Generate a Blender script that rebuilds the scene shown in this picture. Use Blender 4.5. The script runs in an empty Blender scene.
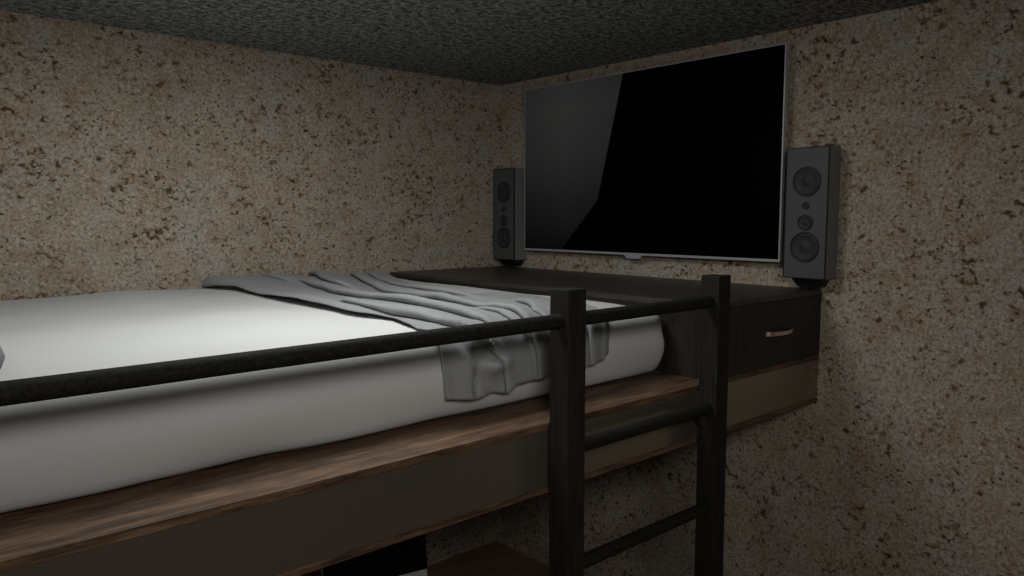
import bpy, bmesh, math, random
import numpy as np
from mathutils import Vector, Matrix, noise
random.seed(7)
S = bpy.context.scene
COL = S.collection

# ---------------------------------------------------------------- camera
FPX, PITCH, YAW = 762.73, 0.093585, 0.839889
CP = (-2.82876, -3.2502, 1.8789)
cam = bpy.data.cameras.new('camera'); co = bpy.data.objects.new('camera', cam); COL.objects.link(co)
cam.sensor_width = 36; cam.lens = FPX / 1024 * 36; cam.clip_start = 0.02
F = Vector((math.cos(YAW)*math.cos(PITCH), math.sin(YAW)*math.cos(PITCH), -math.sin(PITCH)))
R = Vector((math.sin(YAW), -math.cos(YAW), 0)); U = R.cross(F)
M = Matrix((R, U, -F)).transposed().to_4x4(); M.translation = CP
co.matrix_world = M
S.camera = co

# ---------------------------------------------------------------- light
S.view_settings.view_transform = 'Standard'; S.view_settings.look = 'None'
S.view_settings.gamma = 1; S.view_settings.use_curve_mapping = False
S.view_settings.exposure = 0.0
w = bpy.data.worlds.new('world'); S.world = w; w.use_nodes = True
w.node_tree.nodes['Background'].inputs[0].default_value = (0.8, 0.9, 1, 1)
w.node_tree.nodes['Background'].inputs[1].default_value = 0.0

def area(name, loc, target, power, sx, sy, color, spread=180):
    l = bpy.data.lights.new(name, 'AREA'); l.shape = 'RECTANGLE'; l.size = sx; l.size_y = sy
    l.energy = power; l.color = color; l.spread = math.radians(spread)
    o = bpy.data.objects.new(name, l); COL.objects.link(o); o.location = loc
    o.rotation_euler = (Vector(target) - Vector(loc)).to_track_quat('-Z', 'Y').to_euler()
    return o
area('ceiling_light_bed', (-1.82, -1.42, 2.58), (-1.82, -1.42, 0), 16.5, 0.75, 0.44, (0.98, 1, 0.99))
area('ceiling_light_front', (-3.05, -3.95, 2.45), (-1.4, -1.7, 1.35), 11, 0.8, 0.4, (1, 0.97, 0.92), 110)

# ---------------------------------------------------------------- materials
def s2l(c):
    return tuple(((v/255)/12.92 if v/255 <= .04045 else ((v/255+.055)/1.055)**2.4) for v in c) + (1,)
class NT:
    def __init__(self, name):
        self.m = bpy.data.materials.new(name); self.m.use_nodes = True
        self.t = self.m.node_tree; self.b = self.t.nodes['Principled BSDF']
    def n(self, typ, **k):
        x = self.t.nodes.new(typ)
        for a, v in k.items(): setattr(x, a, v)
        return x
    def l(self, a, b): self.t.links.new(a, b)
    def coord(self, scale=(1,1,1), rot=(0,0,0), kind='Object'):
        c = self.n('ShaderNodeTexCoord'); mp = self.n('ShaderNodeMapping')
        mp.inputs['Scale'].default_value = scale; mp.inputs['Rotation'].default_value = rot
        self.l(c.outputs[kind], mp.inputs[0]); return mp.outputs[0]
    def noise(self, vec, scale, detail=3, rough=.5, dist=0):
        x = self.n('ShaderNodeTexNoise'); x.inputs['Scale'].default_value = scale
        x.inputs['Detail'].default_value = detail; x.inputs['Roughness'].default_value = rough
        x.inputs['Distortion'].default_value = dist; self.l(vec, x.inputs['Vector']); return x.outputs['Fac']
    def ramp(self, fac, stops, interp='LINEAR'):
        r = self.n('ShaderNodeValToRGB'); r.color_ramp.interpolation = interp
        e = r.color_ramp.elements
        while len(e) < len(stops): e.new(0.5)
        for i, (p, c) in enumerate(stops):
            e[i].position = p; e[i].color = c if len(c) == 4 else (*c, 1)
        self.l(fac, r.inputs[0]); return r.outputs[0]
    def mix(self, fac, a, b, mode='MIX'):
        x = self.n('ShaderNodeMix', data_type='RGBA', blend_type=mode)
        if isinstance(fac, (int, float)): x.inputs[0].default_value = fac
        else: self.l(fac, x.inputs[0])
        for i, v in ((6, a), (7, b)):
            if isinstance(v, tuple): x.inputs[i].default_value = v
            else: self.l(v, x.inputs[i])
        return x.outputs[2]
    def math(self, op, a, b=0.0):
        x = self.n('ShaderNodeMath', operation=op)
        for i, v in ((0, a), (1, b)):
            if isinstance(v, (int, float)): x.inputs[i].default_value = v
            else: self.l(v, x.inputs[i])
        return x.outputs[0]
    def base(self, v):
        if isinstance(v, tuple): self.b.inputs['Base Color'].default_value = v
        else: self.l(v, self.b.inputs['Base Color'])
    def set(self, **k):
        for a, v in k.items(): self.b.inputs[a.replace('_', ' ')].default_value = v
    def bump(self, h, strength, dist=.01):
        b = self.n('ShaderNodeBump'); b.inputs['Strength'].default_value = strength
        b.inputs['Distance'].default_value = dist
        self.l(h, b.inputs['Height']); self.l(b.outputs[0], self.b.inputs['Normal'])
G = lambda v: (v, v, v)

def granite():
    k = NT('speckled_granite'); v = k.coord()
    low = k.noise(v, 2.6, 5, .65, .5); mid = k.noise(v, 13, 4, .7, .5)
    base = k.ramp(low, [(.36, s2l((152,142,126))), (.5, s2l((168,155,138))), (.62, s2l((162,157,147)))])
    base = k.mix(k.ramp(mid, [(.45, G(0)), (.68, G(.7))]), base, s2l((142,114,86)))
    base = k.mix(k.ramp(k.noise(v, 9.3, 5, .7, .6), [(.48, G(0)), (.66, G(.6))]), base, s2l((154,155,150)))
    # mottled fine grain
    g1 = k.noise(v, 80, 5, .75, .2); g2 = k.noise(v, 120, 3, .7)
    base = k.mix(k.ramp(g1, [(.36, G(.8)), (.5, G(0))]), base, s2l((96,84,70)))
    base = k.mix(k.ramp(g1, [(.54, G(0)), (.7, G(.7))]), base, s2l((212,200,182)))
    base = k.mix(k.ramp(g2, [(.36, G(.45)), (.5, G(0))]), base, s2l((96,84,72)))
    # rust-brown spots with soft halos, denser along loose clusters
    clus = k.noise(v, 4.6, 5, .7, .9)
    sp = k.noise(k.coord((1, 1, 1.2), (.4, .3, .2)), 37, 2.5, .55, .35)
    m = k.math('ADD', k.math('MULTIPLY', clus, .42), k.math('MULTIPLY', sp, .78))
    base = k.mix(k.ramp(m, [(.64, G(0)), (.74, G(.8))]), base, s2l((112,84,56)))
    base = k.mix(k.ramp(m, [(.715, G(0)), (.775, G(.9))]), base, s2l((64,47,34)))
    # small dark specks
    s2_ = k.noise(k.coord((1, 1, 1.25), (1.1, .7, .5)), 58, 1.5, .5, .3)
    m2 = k.math('ADD', k.math('MULTIPLY', k.noise(v, 7, 2), .3), k.math('MULTIPLY', s2_, .8))
    base = k.mix(k.ramp(m2, [(.675, G(0)), (.73, G(.9))]), base, s2l((48,41,35)))
    k.base(base); k.set(Roughness=.75, Specular_IOR_Level=.2); return k.m
def ceiling_mat():
    k = NT('charcoal_speckled_ceiling'); v = k.coord()
    a = k.noise(v, 40, 5, .78, .4); b = k.noise(v, 100, 3, .6)
    m = k.math('ADD', k.math('MULTIPLY', a, .7), k.math('MULTIPLY', b, .3))
    k.base(k.ramp(m, [(.36, s2l((30,31,30))), (.455, s2l((78,80,77))), (.53, s2l((140,142,138))), (.66, s2l((196,198,192)))]))
    k.set(Roughness=.95, Specular_IOR_Level=.1); return k.m
def wood(name, axis, dark, mid, light, sc=1.0, rough=.5, spec=.3, stretch=14, coat=0):
    k = NT(name); s = [stretch*sc]*3; s[axis] = sc
    v = k.coord(tuple(s))
    a = k.noise(v, 2.2, 6, .65, 1.2); b = k.noise(v, 9, 4, .7, .3)
    s2 = [90.0]*3; s2[axis] = 5
    c = k.noise(k.coord(tuple(s2)), 2.5, 3, .6)
    m = k.math('ADD', k.math('MULTIPLY', a, .6), k.math('MULTIPLY', b, .4))
    col = k.ramp(m, [(.35, s2l(dark)), (.5, s2l(mid)), (.66, s2l(light))])
    col = k.mix(k.ramp(c, [(.3, G(.55)), (.5, G(0))]), col, s2l(dark))
    k.base(col); k.set(Roughness=rough, Specular_IOR_Level=spec); k.bump(c, .15, .002); return k.m
def plain(name, col, rough=.5, spec=.5, metal=0.0):
    k = NT(name); k.base(s2l(col)); k.set(Roughness=rough, Specular_IOR_Level=spec, Metallic=metal); return k.m
def twill(name, col, col2, size, strength):
    k = NT(name)
    w1 = k.n('ShaderNodeTexWave', wave_type='BANDS', bands_direction='DIAGONAL')
    w1.inputs['Scale'].default_value = size; w1.inputs['Distortion'].default_value = 1.2
    w1.inputs['Detail'].default_value = 2; w1.inputs['Detail Scale'].default_value = 3
    k.l(k.coord((1, .15, -1)), w1.inputs[0])
    n = k.noise(k.coord(), 300, 2)
    h = k.math('ADD', k.math('MULTIPLY', w1.outputs['Fac'], .6), k.math('MULTIPLY', n, .4))
    k.base(k.ramp(h, [(.25, s2l(col2)), (.7, s2l(col))])); k.set(Roughness=.9, Specular_IOR_Level=.1)
    k.bump(h, strength, .002); return k.m

M_GRANITE = granite(); M_CEIL = ceiling_mat()
M_FLOOR = wood('floor_wood', 0, (88,68,50), (136,108,82), (166,134,104), .9, .5, .3)
M_WALNUT = wood('walnut_board', 0, (36,26,19), (86,65,49), (126,98,75), 1.5, .55, .25, 8)
M_WENGE_V = wood('dark_wood_vertical', 2, (22,20,17), (36,32,27), (52,47,40), 1.6, .55, .3)
M_WENGE_Y = wood('dark_wood_along_top', 1, (36,33,28), (52,48,42), (74,69,61), 1.0, .42, .4)
M_STILE = wood('dark_ladder_wood', 2, (20,19,16), (30,28,24), (42,40,35), 1.8, .7, .15)
def pipe_mat():
    k = NT('dark_rough_rail'); n = k.noise(k.coord(), 130, 4, .7)
    k.base(k.ramp(n, [(.35, s2l((16,15,13))), (.65, s2l((36,35,31)))]))
    k.set(Roughness=.75, Specular_IOR_Level=.12); k.bump(n, .5, .003); return k.m
M_PIPE = pipe_mat()
M_PANEL = plain('taupe_gloss_panel', (150,142,128), .26, .5, .85)
M_SHEET = twill('white_twill_sheet', (192,193,192), (180,180,178), 90, .15)
def cloth_mat():
    k = NT('grey_throw_cloth'); n = k.noise(k.coord(), 260, 3, .6)
    k.base(k.ramp(n, [(.3, s2l((122,124,125))), (.7, s2l((138,139,140)))]))
    k.set(Roughness=.85, Specular_IOR_Level=.15, Sheen_Weight=.08); k.bump(n, .1, .001); return k.m
M_CLOTH = cloth_mat()
M_PILLOW = plain('grey_pillow_cotton', (126,127,129), .9, .1)
M_SPK_SIDE = plain('speaker_side_grey', (106,106,104), .5, .35)
M_SPK_FRONT = plain('speaker_front_charcoal', (74,75,75), .5, .3)
M_SPK_EDGE = plain('speaker_black_edge', (22,22,22), .5, .3)
M_CONE = plain('speaker_cone_black', (46,46,48), .6, .3)
M_RING = plain('speaker_ring_black', (34,34,36), .45, .4)
M_SILVER = plain('brushed_silver', (170,170,170), .4, .5, .35)
M_TVBACK = plain('tv_back_black', (18,18,18), .5, .3)
M_HANDLE = plain('brushed_pewter', (214,196,178), .35, .5, .9)
M_BASE = M_GRANITE
M_MON = plain('monitor_black_glass', (6,6,6), .25, .3)
M_WHITE = plain('monitor_pale_casing', (138,136,132), .5, .3)
M_DESK = plain('desk_dark', (40,36,32), .6, .3)

# ---------------------------------------------------------------- mesh helpers
def obj(name, bm, mat, parent=None, smooth=False, bevel=0, loc=None, seg=2):
    me = bpy.data.meshes.new(name); bmesh.ops.recalc_face_normals(bm, faces=bm.faces) if not smooth == 'keep' else None
    bm.to_mesh(me); bm.free()
    o = bpy.data.objects.new(name, me); COL.objects.link(o)
    for m in (mat if isinstance(mat, (list, tuple)) else [mat]): me.materials.append(m)
    if smooth:
        for p in me.polygons: p.use_smooth = True
    if bevel:
        b = o.modifiers.new('bevel', 'BEVEL'); b.width = bevel; b.segments = seg; b.limit_method = 'ANGLE'
        b.angle_limit = math.radians(40)
    if parent: o.parent = parent; o.matrix_parent_inverse = Matrix.Translation(-parent.location) if False else Matrix()
    if loc: o.location = loc
    return o
def box(bm, x0, x1, y0, y1, z0, z1, mi=0):
    v = [bm.verts.new((x, y, z)) for z in (z0, z1) for y in (y0, y1) for x in (x0, x1)]
    for f in ((0,1,3,2), (4,6,7,5), (0,4,5,1), (2,3,7,6), (0,2,6,4), (1,5,7,3)):
        bm.faces.new([v[i] for i in f]).material_index = mi
    return v
def bx(*a): bm = bmesh.new(); box(bm, *a); return bm
def tube(bm, pts, r, n=20, cap=True, flat=1.0):
    pts = [Vector(p) for p in pts]; rings = []
    for i, p in enumerate(pts):
        d = (pts[min(i+1, len(pts)-1)] - pts[max(i-1, 0)]).normalized()
        a = d.cross(Vector((0, 0, 1)));  a = a.normalized() if a.length > .01 else Vector((1, 0, 0))
        b = d.cross(a).normalized(); rr = r[i] if isinstance(r, (list, tuple)) else r
        rings.append([bm.verts.new(p + a*rr*math.cos(t)*flat + b*rr*math.sin(t)) for t in [2*math.pi*j/n for j in range(n)]])
    for i in range(len(rings)-1):
        for j in range(n): bm.faces.new((rings[i][j], rings[i][(j+1) % n], rings[i+1][(j+1) % n], rings[i+1][j]))
    if cap: bm.faces.new(rings[0][::-1]); bm.faces.new(rings[-1])
def thing(name, label, cat, loc=(0,0,0), group=None, rz=0):
    o = bpy.data.objects.new(name, None); COL.objects.link(o); o.location = loc; o.rotation_euler.z = rz
    o.empty_display_size = .1
    o['label'] = label; o['category'] = cat
    if group: o['group'] = group
    return o
def tag(o, label, cat, group=None):
    o['label'] = label; o['category'] = cat
    if group: o['group'] = group
    return o
def struct(name, bm, mat, **k):
    o = obj(name, bm, mat, **k); o['kind'] = 'structure'; return o
def lathe_x(bm, prof, cy, cz, n=40):
    """revolve (x, r) profile about an axis along X"""
    rings = []
    for x, r in prof:
        rings.append([bm.verts.new((x, cy + r*math.cos(t), cz + r*math.sin(t))) for t in [2*math.pi*j/n for j in range(n)]] if r > 1e-5
                     else [bm.verts.new((x, cy, cz))])
    for a, b in zip(rings, rings[1:]):
        for j in range(n):
            k = (j+1) % n
            if len(a) == 1: bm.faces.new((a[0], b[j], b[k]))
            elif len(b) == 1: bm.faces.new((a[j], a[k], b[0]))
            else: bm.faces.new((a[j], a[k], b[k], b[j]))

# ---------------------------------------------------------------- room shell
XL, YF, H = -3.7, -4.8, 2.6
struct('floor', bx(XL-.1, .1, YF-.1, .1, -.1, 0), M_FLOOR)
struct('ceiling', bx(XL-.1, .1, YF-.1, .1, H, H+.1), M_CEIL)
struct('wall_back', bx(XL-.1, .1, 0, .1, 0, H), M_GRANITE)
struct('wall_right', bx(0, .1, YF-.1, 0, 0, H), M_GRANITE)
struct('wall_left', bx(XL-.1, XL, YF-.1, 0, 0, H), M_GRANITE)
struct('wall_front', bx(XL, 0, YF-.1, YF, 0, H), M_GRANITE)
struct('baseboard_right', bx(-.045, 0, YF, 0, 0, .05), M_BASE, bevel=.004)

# ---------------------------------------------------------------- loft bed
W = 1.877; FT = 1.3484; FB = 1.1631; BX0 = -3.0
bed = thing('loft_bed', 'walnut-topped loft bed platform with glossy taupe side panel under the white mattress', 'bed', (-1.5, -.94, 0))
def bp(name, bm, mat, **k):
    o = obj(name, bm, mat, bed, **k); o.location = -bed.location; return o
bp('platform_board', bx(BX0, -.002, -W, -.002, FT-.0195, FT), M_WALNUT, bevel=.0015)
bp('side_panel', bx(BX0+.002, -.003, -W+.004, -W+.022, FB+.0152, FT-.0197), M_PANEL)
bp('bottom_board', bx(BX0, -.002, -W, -.002, FB, FB+.015), M_WALNUT, bevel=.0015)
bp('end_panel', bx(BX0, BX0+.018, -W+.024, -.003, FB+.0152, FT-.0197), M_WALNUT)
for y in (-W+.05, -.1):
    bp('leg', bx(BX0+.03, BX0+.1, y-.03+.0, y+.04, 0, FB-.0001), M_STILE, bevel=.003)

# ---------------------------------------------------------------- ladder + guard rail
SQ = .065; YB, YFR = -1.895, -1.96
X1, X2 = -1.4862, -.8325
lad = thing('ladder', 'dark wooden bed ladder with two square posts and round rungs against loft bed', 'ladder', (-1.16, -1.93, 0))
for x in (X1, X2):
    o = obj('post', bx(x, x+SQ, YFR, YB, 0, 1.699), M_STILE, lad, bevel=.0025); o.location = -lad.location
    o = obj('bracket', bx(x+.015, x+SQ-.015, YB+.0002, -W-.0002, 1.22, 1.27), M_STILE, lad); o.location = -lad.location
for z in (1.288, .970, .652, .334):
    bm = bmesh.new(); tube(bm, [(X1+SQ-.004, -1.93, z), (X2+.004, -1.93, z)], .0185, 28)
    o = obj('rung', bm, M_PIPE, lad, smooth=True, bevel=0); o.location = -lad.location
    o.modifiers.new('es', 'EDGE_SPLIT')
gr = thing('guard_rail', 'black round guard rail along the bed front, running left from the ladder', 'railing', (-2.0, -1.93, 1.348))
def rail(a, b):
    bm = bmesh.new(); n = 24
    tube(bm, [(a + (b-a)*i/n, -1.93, 1.6195) for i in range(n+1)], .0185, 32); return bm
o = obj('rail_pipe', rail(-2.9565, X1-.0006), M_PIPE, gr, smooth=True); o.location = -gr.location; o.modifiers.new('es', 'EDGE_SPLIT')
o = obj('rung', rail(X1+SQ-.004, X2+.004), M_PIPE, lad, smooth=True); o.location = -lad.location; o.modifiers.new('es', 'EDGE_SPLIT')
o = obj('rail_post', bx(-3.02, -2.955, -1.96, -1.895, 0, 1.699), M_STILE, gr, bevel=.0025); o.location = -gr.location

# ---------------------------------------------------------------- mattress
MX0, MX1, MY0, MY1, MZ0, MZ1 = -2.93, -.757, -1.712, -.03, FT+.002, 1.578
def smin(a, b): return a if a < b else b
def mattress():
    bm = bmesh.new(); nx, ny, nz = 110, 84, 14; r = .058
    L, Wd, Hh = MX1-MX0, MY1-MY0, MZ1-MZ0
    c = Vector(((MX0+MX1)/2, (MY0+MY1)/2, (MZ0+MZ1)/2)); hx, hy, hz = L/2, Wd/2, Hh/2
    grid = {}
    def vert(i, j, k):
        key = (i, j, k)
        if key in grid: return grid[key]
        p = Vector((-hx + L*i/nx, -hy + Wd*j/ny, -hz + Hh*k/nz))
        zz = max(0, min(1, p.z/hz*.9 + .5)); rr = .020 + (.052-.020)*zz*zz*(3-2*zz)
        q = Vector((max(-hx+rr, min(hx-rr, p.x)), max(-hy+rr, min(hy-rr, p.y)), max(-hz+rr, min(hz-rr, p.z))))
        d = p - q
        # remap cube-corner region to a round profile
        if d.length > 1e-6:
            m = max(abs(d.x), abs(d.y), abs(d.z)); q2 = q + d.normalized()*m
        else: q2 = p
        P = q2 + c
        top = max(0, min(1, (q2.z)/hz))
        n1 = noise.noise(Vector((P.x*1.6, P.y*2.1, 3.1))); n2 = noise.noise(Vector((P.x*5, P.y*5, 9)))
        P.z += top*(.010*n1 + .003*n2 + .009*math.exp(-((P.x+2.02)/.16)**2)*math.exp(-((P.y+.05)/.25)**2) + .008*math.exp(-((P.y+.03)/.4)**2))
        side = max(0, 1-abs(q2.z)/hz*.9)
        s = noise.noise(Vector((P.x*2.3, P.y*2.3, P.z*3)))
        P.y += side*(-.010 + .006*s) * (1 if q2.y < 0 else -1) * min(1, abs(q2.y)/hy)**4
        P.x += side*(.004+.004*s) * (1 if q2.x > 0 else -1) * min(1, abs(q2.x)/hx)**6 * .6
        if q2.z < 0:   # tucked-in lower edge drifts in and out a little
            tuck = (-q2.z/hz)**2
            if q2.y < -hy*.8: P.y += tuck*(.034 + .014*noise.noise(Vector((P.x*3.4, 0, 5))))
        if k <= 1 and q2.y < -hy*.9: P.z += .009*max(0, noise.noise(Vector((P.x*4.5, 2, 5))))
        grid[key] = bm.verts.new(P); return grid[key]
    def quads(A, B, fn):
        for a in range(A):
            for b in range(B): bm.faces.new([fn(a, b), fn(a+1, b), fn(a+1, b+1), fn(a, b+1)])
    quads(nx, ny, lambda a, b: vert(a, b, nz)); quads(nx, ny, lambda a, b: vert(a, ny-b, 0))
    quads(nx, nz, lambda a, b: vert(a, 0, b)); quads(nx, nz, lambda a, b: vert(nx-a, ny, b))
    quads(ny, nz, lambda a, b: vert(nx, a, b)); quads(ny, nz, lambda a, b: vert(0, ny-a, b))
    return bm
tag(obj('mattress', mattress(), M_SHEET, smooth=True), 'thick white mattress in a twill sheet lying on the walnut platform', 'mattress')

# ---------------------------------------------------------------- grey throw
def throw():
    NS, NTt = 460, 230
    top = MZ1 + .008; yb, yf, rad = -.055, -1.665, .066
    Ltop = yb - yf; Larc = rad*math.pi/2
    def lerp(t, pts):
        if t <= pts[0][0]: return pts[0][1]
        for (a, va), (b, vb) in zip(pts, pts[1:]):
            if t <= b:
                u = (t-a)/(b-a); return va + (vb-va)*u
        return pts[-1][1]
    # outline and creases as x over the running length from the back edge; 1.61 reaches the mattress edge
    left = [(0, -1.69), (.1, -1.672), (.2, -1.64), (.5, -1.645), (.82, -1.645), (1.15, -1.665), (1.3, -1.625), (1.43, -1.655), (1.6, -1.715), (1.7, -1.708), (1.9, -1.69)]
    right = [(0, -.85), (.15, -.865), (.35, -.93), (.6, -1.03), (.88, -1.09), (1.0, -1.03), (1.2, -.92), (1.45, -.95), (1.6, -1.04), (1.7, -1.075), (1.9, -1.065)]
    # crease: [(t, x)...], start, end, height, tuck
    creases = [
        ([(.0, -1.50), (1.05, -1.592), (1.26, -1.612), (1.41, -1.604), (1.51, -1.611), (1.63, -1.635), (1.67, -1.585), (1.70, -1.552), (1.743, -1.51), (1.77, -1.50), (1.9, -1.495)], .98, 1.95, .024, .016),
        ([(.0, -1.35), (.316, -1.374), (.504, -1.395), (.716, -1.44), (.95, -1.442), (1.156, -1.45), (1.32, -1.452), (1.49, -1.476), (1.62, -1.54), (1.674, -1.52), (1.71, -1.50), (1.77, -1.484), (1.9, -1.48)], .26, 1.66, .026, .018),
        ([(.0, -1.20), (.1, -1.22), (.30, -1.286), (.48, -1.33), (.56, -1.31)], -.1, .54, .022, .016),
        ([(.0, -1.02), (.066, -1.03), (.464, -1.178), (.69, -1.247), (.86, -1.268), (1.01, -1.28), (1.12, -1.29), (1.30, -1.325), (1.44, -1.34), (1.56, -1.37), (1.63, -1.42), (1.68, -1.41), (1.72, -1.39), (1.9, -1.375)], .08, 1.95, .022, .016),
        ([(1.2, -1.37), (1.47, -1.385), (1.56, -1.405), (1.63, -1.462), (1.675, -1.439), (1.70, -1.418), (1.76, -1.40), (1.9, -1.39)], 1.42, 1.95, .014, .012),
        ([(1.1, -1.09), (1.34, -1.135), (1.45, -1.18), (1.62, -1.33), (1.7, -1.31), (1.9, -1.29)], 1.33, 1.95, .018, .014),
        ([(0, -.93), (.4, -1.06), (.85, -1.17), (1.1, -1.17), (1.3, -1.18)], .12, 1.12, .016, .010),
        ([(0, -1.45), (.1, -1.44), (.2, -1.41), (.3, -1.40)], .04, .2, .014, .012),
        ([(1.3, -1.02), (1.6, -1.15), (1.7, -1.17), (1.9, -1.16)], 1.5, 1.95, .014, .010),
    ]
    def hem(x):
        return lerp(x, [(-1.74, 1.806), (-1.60, 1.826), (-1.54, 1.820), (-1.505, 1.829), (-1.470, 1.806), (-1.391, 1.806), (-1.36, 1.798), (-1.187, 1.801), (-1.143, 1.788), (-1.105, 1.786), (-1.095, 1.774), (-1.06, 1.768)])
    sig = lambda v: 1/(1+math.exp(-max(-40, min(40, v))))
    dl = .006
    bm = bmesh.new(); g = []
    for j in range(NTt+1):
        tn = j/NTt; row = []
        for i in range(NS+1):
            u = i/NS
            t = tn*1.80
            xl, xr = lerp(t, left), lerp(t, right)
            t = tn*hem(xl + (xr-xl)*u)
            xl = .5*(lerp(t-.03, left)+lerp(t+.03, left)); xr = .5*(lerp(t-.04, right)+lerp(t+.04, right))
            x0 = xl + (xr-xl)*u
            h = 0; dx = 0; hang = sig((t-1.70)/.02)
            for ci, (pts, ts, te, ht, tk) in enumerate(creases):
                c = .25*(lerp(t-.04, pts)+2*lerp(t, pts)+lerp(t+.04, pts)) + .004*noise.noise(Vector((t*9, ci*7.3, 0)))
                a = sig((t-ts)/.022) * sig((te-t)/.022)
                if a < .01: continue
                a *= (.85 + .35*noise.noise(Vector((t*4, ci*5.1, 3)))) * (1-(.5 if ci in (3, 4, 5) else .25)*hang)
                H = ht*a; q = tk*a; xi = x0 - c
                if xi < -dl: dx += q*math.exp((xi+dl)/.03); h -= H*.25*math.exp((xi+dl)/.04)
                elif xi < dl:
                    th_ = xi/dl*math.pi/2; sv = (1+math.sin(th_))/2
                    h += -H*.25*(1-sv) + H*sv; dx += q*(1-sv) - .75*H*math.cos(th_)
                else: h += H*(math.exp(-((xi-dl)/.075)**1.6) if xi-dl > 0 else 1)
            h += .010*(1+noise.noise(Vector((x0*9, t*2.6, 1.3)))) + .003*noise.noise(Vector((x0*30, t*8, 4)))
            # raised near-left border, open underneath
            lift = .015*sig((1.22-t)/.05) * (.7+.5*noise.noise(Vector((t*3, 0, 8))))
            if t < .35: lift += .020*(1-t/.35)
            e0 = x0 - xl
            h += lift*math.exp(-(e0/.12)**2) + .020*math.exp(-(t/.26)**2)
            if t < .12: h -= .008*(1-t/.12)**2
            h += .014*math.exp(-((x0+1.42)/.13)**2)*math.exp(-(t/.2)**2)
            re = xr - x0
            h *= .2 + .8*min(1, re/.03)
            if e0 < .015: h -= .010*(1-e0/.015)**2*sig((1.22-t)/.05)
            if t < .3 and e0 < .06: h *= (1-(1-e0/.06)**2)**.5*(1-t/.3) + t/.3
            x = x0 + dx
            if t < Ltop: y, z, ny, nz = yb - t, top, 0, 1
            elif t < Ltop+Larc:
                a = (t-Ltop)/rad; y = yf - rad*math.sin(a); z = top - rad + rad*math.cos(a); ny, nz = -math.sin(a), math.cos(a)
            else: y = yf - rad; z = top - rad - (t-Ltop-Larc); ny, nz = -1, 0
            if hang > .01:   # the first hanging panel bulges out over a pinch
                h += hang*(.030*math.exp(-((x0+1.545)/.04)**2)*math.exp(-((t-1.745)/.022)**2) - .018*math.exp(-((x0+1.585-(t-1.69)*.3)/.035)**2)*math.exp(-((t-1.70)/.03)**2) - .016*math.exp(-((x0+1.60)/.014)**2)*math.exp(-((t-1.785)/.03)**2)
                     + .012*math.exp(-((x0+1.655-(t-1.69)*.5)/.018)**2)*math.exp(-((t-1.71)/.045)**2)
                     + .010*math.exp(-((x0+1.63)/.04)**2) - .010*math.exp(-((x0+1.585+ (t-1.75)*-.5)/.025)**2))
            h = max(h, .001 if t < Ltop else .003)
            row.append(bm.verts.new((x, y + ny*h, z + nz*h)))
        g.append(row)
    for j in range(NTt):
        for i in range(NS): bm.faces.new((g[j][i], g[j+1][i], g[j+1][i+1], g[j][i+1]))
    return bm
th = obj('throw_blanket', throw(), M_CLOTH, smooth=True)
sm = th.modifiers.new('solid', 'SOLIDIFY'); sm.thickness = .004; sm.offset = -1
tag(th, 'crumpled grey throw blanket laid across the white mattress and hanging over its side', 'blanket')

# ---------------------------------------------------------------- pillow
def pillow():
    bm = bmesh.new(); n = 90; a, b, hh = .275, .26, .055; vs = {}
    for s in (1, -1):
        for i in range(n+1):
            for j in range(n+1):
                u, v = 2*i/n-1, 2*j/n-1
                e = i in (0, n) or j in (0, n)
                if s == -1 and e: vs[s, i, j] = vs[1, i, j]; continue
                k = max(0, (1-u**4)*(1-v**4))**.45
                px = a*u*(1-.2*v*v); py = b*v*(1-.12*u*u)
                wr = .006*noise.noise(Vector((u*3, v*3, s)))
                vs[s, i, j] = bm.verts.new((px, py, hh + s*hh*k*(.85 if s < 0 else 1) + wr*k))
        for i in range(n):
            for j in range(n):
                q = [vs[s, i, j], vs[s, i+1, j], vs[s, i+1, j+1], vs[s, i, j+1]]
                bm.faces.new(q if s > 0 else q[::-1])
    return bm
pl = obj('pillow', pillow(), M_PILLOW, smooth=True, loc=(-2.882, -1.625, MZ1+.004))
tag(pl, 'plump grey pillow at the head of the mattress, cut off by the left edge', 'pillow')

# ---------------------------------------------------------------- cabinet at the foot of the bed
CW, CT = .737, 1.6011
cab = thing('cabinet', 'long dark wood cabinet at the foot of the bed under the television', 'cabinet', (-CW/2, -W/2, FT))
def cp(name, bm, mat, par=cab, **k):
    o = obj(name, bm, mat, par, **k)
    if par is cab: o.location = -cab.location
    return o
cp('body', bx(-CW, -.001, -W+.018, -.001, FT+.0005, CT-.0205), M_WENGE_V, bevel=.001)
cp('top', bx(-CW-.0005, -.001, -W, -.001, CT-.02, CT), M_WENGE_Y, bevel=.002)
dr = cp('drawer', bx(-CW, -.004, -W, -W+.0175, FT+.002, CT-.0215), M_WENGE_V, bevel=.001)
bm = bmesh.new()
pts, rs = [], []
N = 22
ring = []
for i in range(N+1):
    s = i/N; x = -.405 + .175*s
    bow = math.sin(math.pi*min(1, max(0, s)))**.55
    y = -W - .001 - .026*bow
    hz = .0075*(1-.25*s); tk = .0028
    ring.append([bm.verts.new(v) for v in ((x, y-tk, 1.468-hz), (x, y-tk, 1.468+hz), (x, y+tk, 1.468+hz), (x, y+tk, 1.468-hz))])
for a, b in zip(ring, ring[1:]):
    for j in range(4): bm.faces.new((a[j], a[(j+1) % 4], b[(j+1) % 4], b[j]))
bm.faces.new(ring[0]); bm.faces.new(ring[-1][::-1])
hd = obj('handle', bm, M_HANDLE, dr, bevel=.001, seg=2); hd['label'] = 'pale bowed metal handle'

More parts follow.
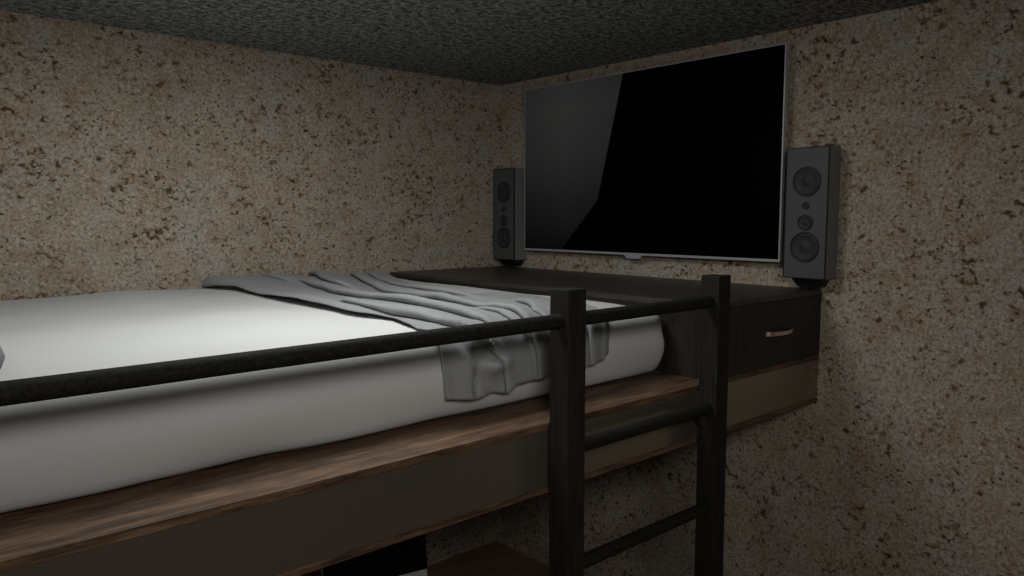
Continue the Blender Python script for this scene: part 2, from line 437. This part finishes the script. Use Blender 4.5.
# ---------------------------------------------------------------- television
TY0, TY1, TZ0, TZ1 = -1.7265, -.2535, 1.7005, 2.540
tv = thing('television', 'large black flat television with thin silver frame on the granite wall', 'television', (0, (TY0+TY1)/2, 1.7))
def tp(name, bm, mat, **k):
    o = obj(name, bm, mat, tv, **k); o.location = -tv.location; return o
XF = -.055
tp('back_housing', bx(-.045, -.0005, TY0+.03, TY1-.03, TZ0+.04, TZ1-.03), M_TVBACK, bevel=.008)
bm = bmesh.new(); fw, fb = .0055, .010
for b in ((TY0, TY1, TZ1-fw, TZ1), (TY0, TY1, TZ0, TZ0+fb), (TY0, TY0+fw, TZ0+fb, TZ1-fw), (TY1-fw, TY1, TZ0+fb, TZ1-fw)):
    box(bm, XF, -.035, *b)
tp('frame', bm, M_SILVER)
def screen_glare_mat():
    # black screen; grey glare on its left painted as emission, with a slanting edge
    k = NT('tv_screen_painted_glare'); c = k.n('ShaderNodeTexCoord'); s = k.n('ShaderNodeSeparateXYZ'); k.l(c.outputs['Object'], s.inputs[0])
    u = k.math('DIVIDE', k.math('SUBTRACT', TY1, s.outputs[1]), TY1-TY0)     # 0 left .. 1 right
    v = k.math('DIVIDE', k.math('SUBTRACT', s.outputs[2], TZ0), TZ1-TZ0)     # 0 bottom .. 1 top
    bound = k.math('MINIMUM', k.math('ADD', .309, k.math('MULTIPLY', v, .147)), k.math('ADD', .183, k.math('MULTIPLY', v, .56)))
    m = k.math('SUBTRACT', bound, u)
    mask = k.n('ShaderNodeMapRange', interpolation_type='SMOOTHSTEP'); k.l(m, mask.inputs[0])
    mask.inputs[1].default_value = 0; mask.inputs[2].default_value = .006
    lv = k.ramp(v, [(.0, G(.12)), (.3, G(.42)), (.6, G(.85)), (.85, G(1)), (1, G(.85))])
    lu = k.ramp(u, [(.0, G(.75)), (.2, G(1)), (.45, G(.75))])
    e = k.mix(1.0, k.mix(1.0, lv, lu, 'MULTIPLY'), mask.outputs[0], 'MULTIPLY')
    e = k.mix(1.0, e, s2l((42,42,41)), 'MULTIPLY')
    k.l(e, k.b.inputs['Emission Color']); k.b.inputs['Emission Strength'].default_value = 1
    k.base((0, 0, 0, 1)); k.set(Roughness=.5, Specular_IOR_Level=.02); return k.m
sc = tp('screen', bx(XF+.002, -.036, TY0+fw, TY1-fw, TZ0+fb, TZ1-fw), screen_glare_mat())
ymid = -.993
bm = bmesh.new()
za, zb = TZ0+.0005, TZ0-.017
q = [(XF-.001, ymid+.050, za), (XF-.001, ymid-.050, za), (XF-.001, ymid-.040, zb), (XF-.001, ymid+.036, zb)]
f1 = [bm.verts.new(p) for p in q]; f2 = [bm.verts.new((-.04, p[1], p[2])) for p in q]
bm.faces.new(f1); bm.faces.new(f2[::-1])
for i in range(4): bm.faces.new((f1[i], f2[i], f2[(i+1) % 4], f1[(i+1) % 4]))
tp('logo_tab', bm, M_SILVER, bevel=.001)

# ---------------------------------------------------------------- speakers
def speaker(yc, label):
    w2, h, d = .0835, .491, .092; z0 = 1.645
    t = thing('wall_speaker', label, 'speaker', (0, yc, z0), 'speakers either side of the television')
    obj('cabinet_box', bx(-d+.004, -.002, -w2, w2, 0, h), M_SPK_SIDE, t, bevel=.002)
    bm = bmesh.new(); x0 = -d-.004; e = .0035
    box(bm, x0, -d+.0038, -w2, w2, 0, e); box(bm, x0, -d+.0038, -w2, w2, h-e, h)
    box(bm, x0, -d+.0038, -w2, -w2+e, e, h-e); box(bm, x0, -d+.0038, w2-e, w2, e, h-e)
    obj('edge_trim', bm, M_SPK_EDGE, t)
    obj('front_baffle', bx(x0+.002, -d+.0035, -w2+e, w2-e, e, h-e), M_SPK_FRONT, t)
    fx = x0+.002
    for name, zc, r in (('woofer', .3635, .056), ('woofer', .119, .058), ('midrange', .211, .030), ('tweeter', .274, .0135)):
        bm = bmesh.new()
        lathe_x(bm, [(fx-.0005, r), (fx-.004, r*.985), (fx-.0055, r*.94), (fx-.004, r*.885), (fx-.001, r*.87)], 0, zc)
        ro = obj(name, bm, M_RING, t, smooth=True)
        bm = bmesh.new()
        lathe_x(bm, [(fx-.0012, r*.88), (fx-.0035, r*.80), (fx-.0005, r*.72), (fx-.0002, r*.42), (fx-.0006, r*.34), (fx-.0045, r*.22), (fx-.006, 0)], 0, zc)
        obj('cone', bm, M_CONE, ro, smooth=True)
    bm = bmesh.new()
    v = [(-.075, -.062, -.001), (-.001, -.062, -.001), (-.001, .062, -.001), (-.075, .062, -.001),
         (-.055, -.045, -.034), (-.001, -.045, -.034), (-.001, .045, -.034), (-.055, .045, -.034)]
    v = [bm.verts.new(p) for p in v]
    for f in ((0,1,2,3), (4,7,6,5), (0,4,5,1), (1,5,6,2), (2,6,7,3), (3,7,4,0)): bm.faces.new([v[i] for i in f])
    obj('wall_bracket', bm, M_SPK_EDGE, t, bevel=.004)
speaker(-1.8475, 'grey wall speaker right of the television, nearer the viewer')
speaker(-.134, 'grey wall speaker left of the television, in the room corner')

# ---------------------------------------------------------------- desk and monitor under the bed
dk = thing('desk', 'dark desk standing under the loft bed beneath the monitor', 'desk', (-1.95, -1.2, 0))
for nm, b in [('desktop', (-.45, .45, -.34, .03, .665, .69))] + [('leg', (sx*.42-.02, sx*.42+.02, sy-.02, sy+.02, 0, .6645)) for sx in (-1, 1) for sy in (-.31, 0)]:
    obj(nm, bx(*b), M_DESK, dk, bevel=.002)
mo = thing('monitor', 'black computer screen with a pale lower rim standing under the loft bed', 'monitor', (-1.6225, -1.277, .691), rz=math.radians(-11))
tilt = Matrix.Rotation(math.radians(-9), 4, 'X')
def mp(name, bm, mat, T=True, **k):
    if T: bmesh.ops.transform(bm, matrix=Matrix.Translation((0, 0, .062)) @ tilt, verts=bm.verts)
    return obj(name, bm, mat, mo, **k)
mw = .170
mp('casing', bx(-mw, mw, .0, .022, -.035, .265), M_WHITE, bevel=.003)
mp('screen', bx(-mw+.004, mw-.0005, -.003, -.0002, -.002, .262), M_MON)
mp('stand', bx(-.05, .05, .0, .06, .0, .03), M_WHITE, T=False, bevel=.003)
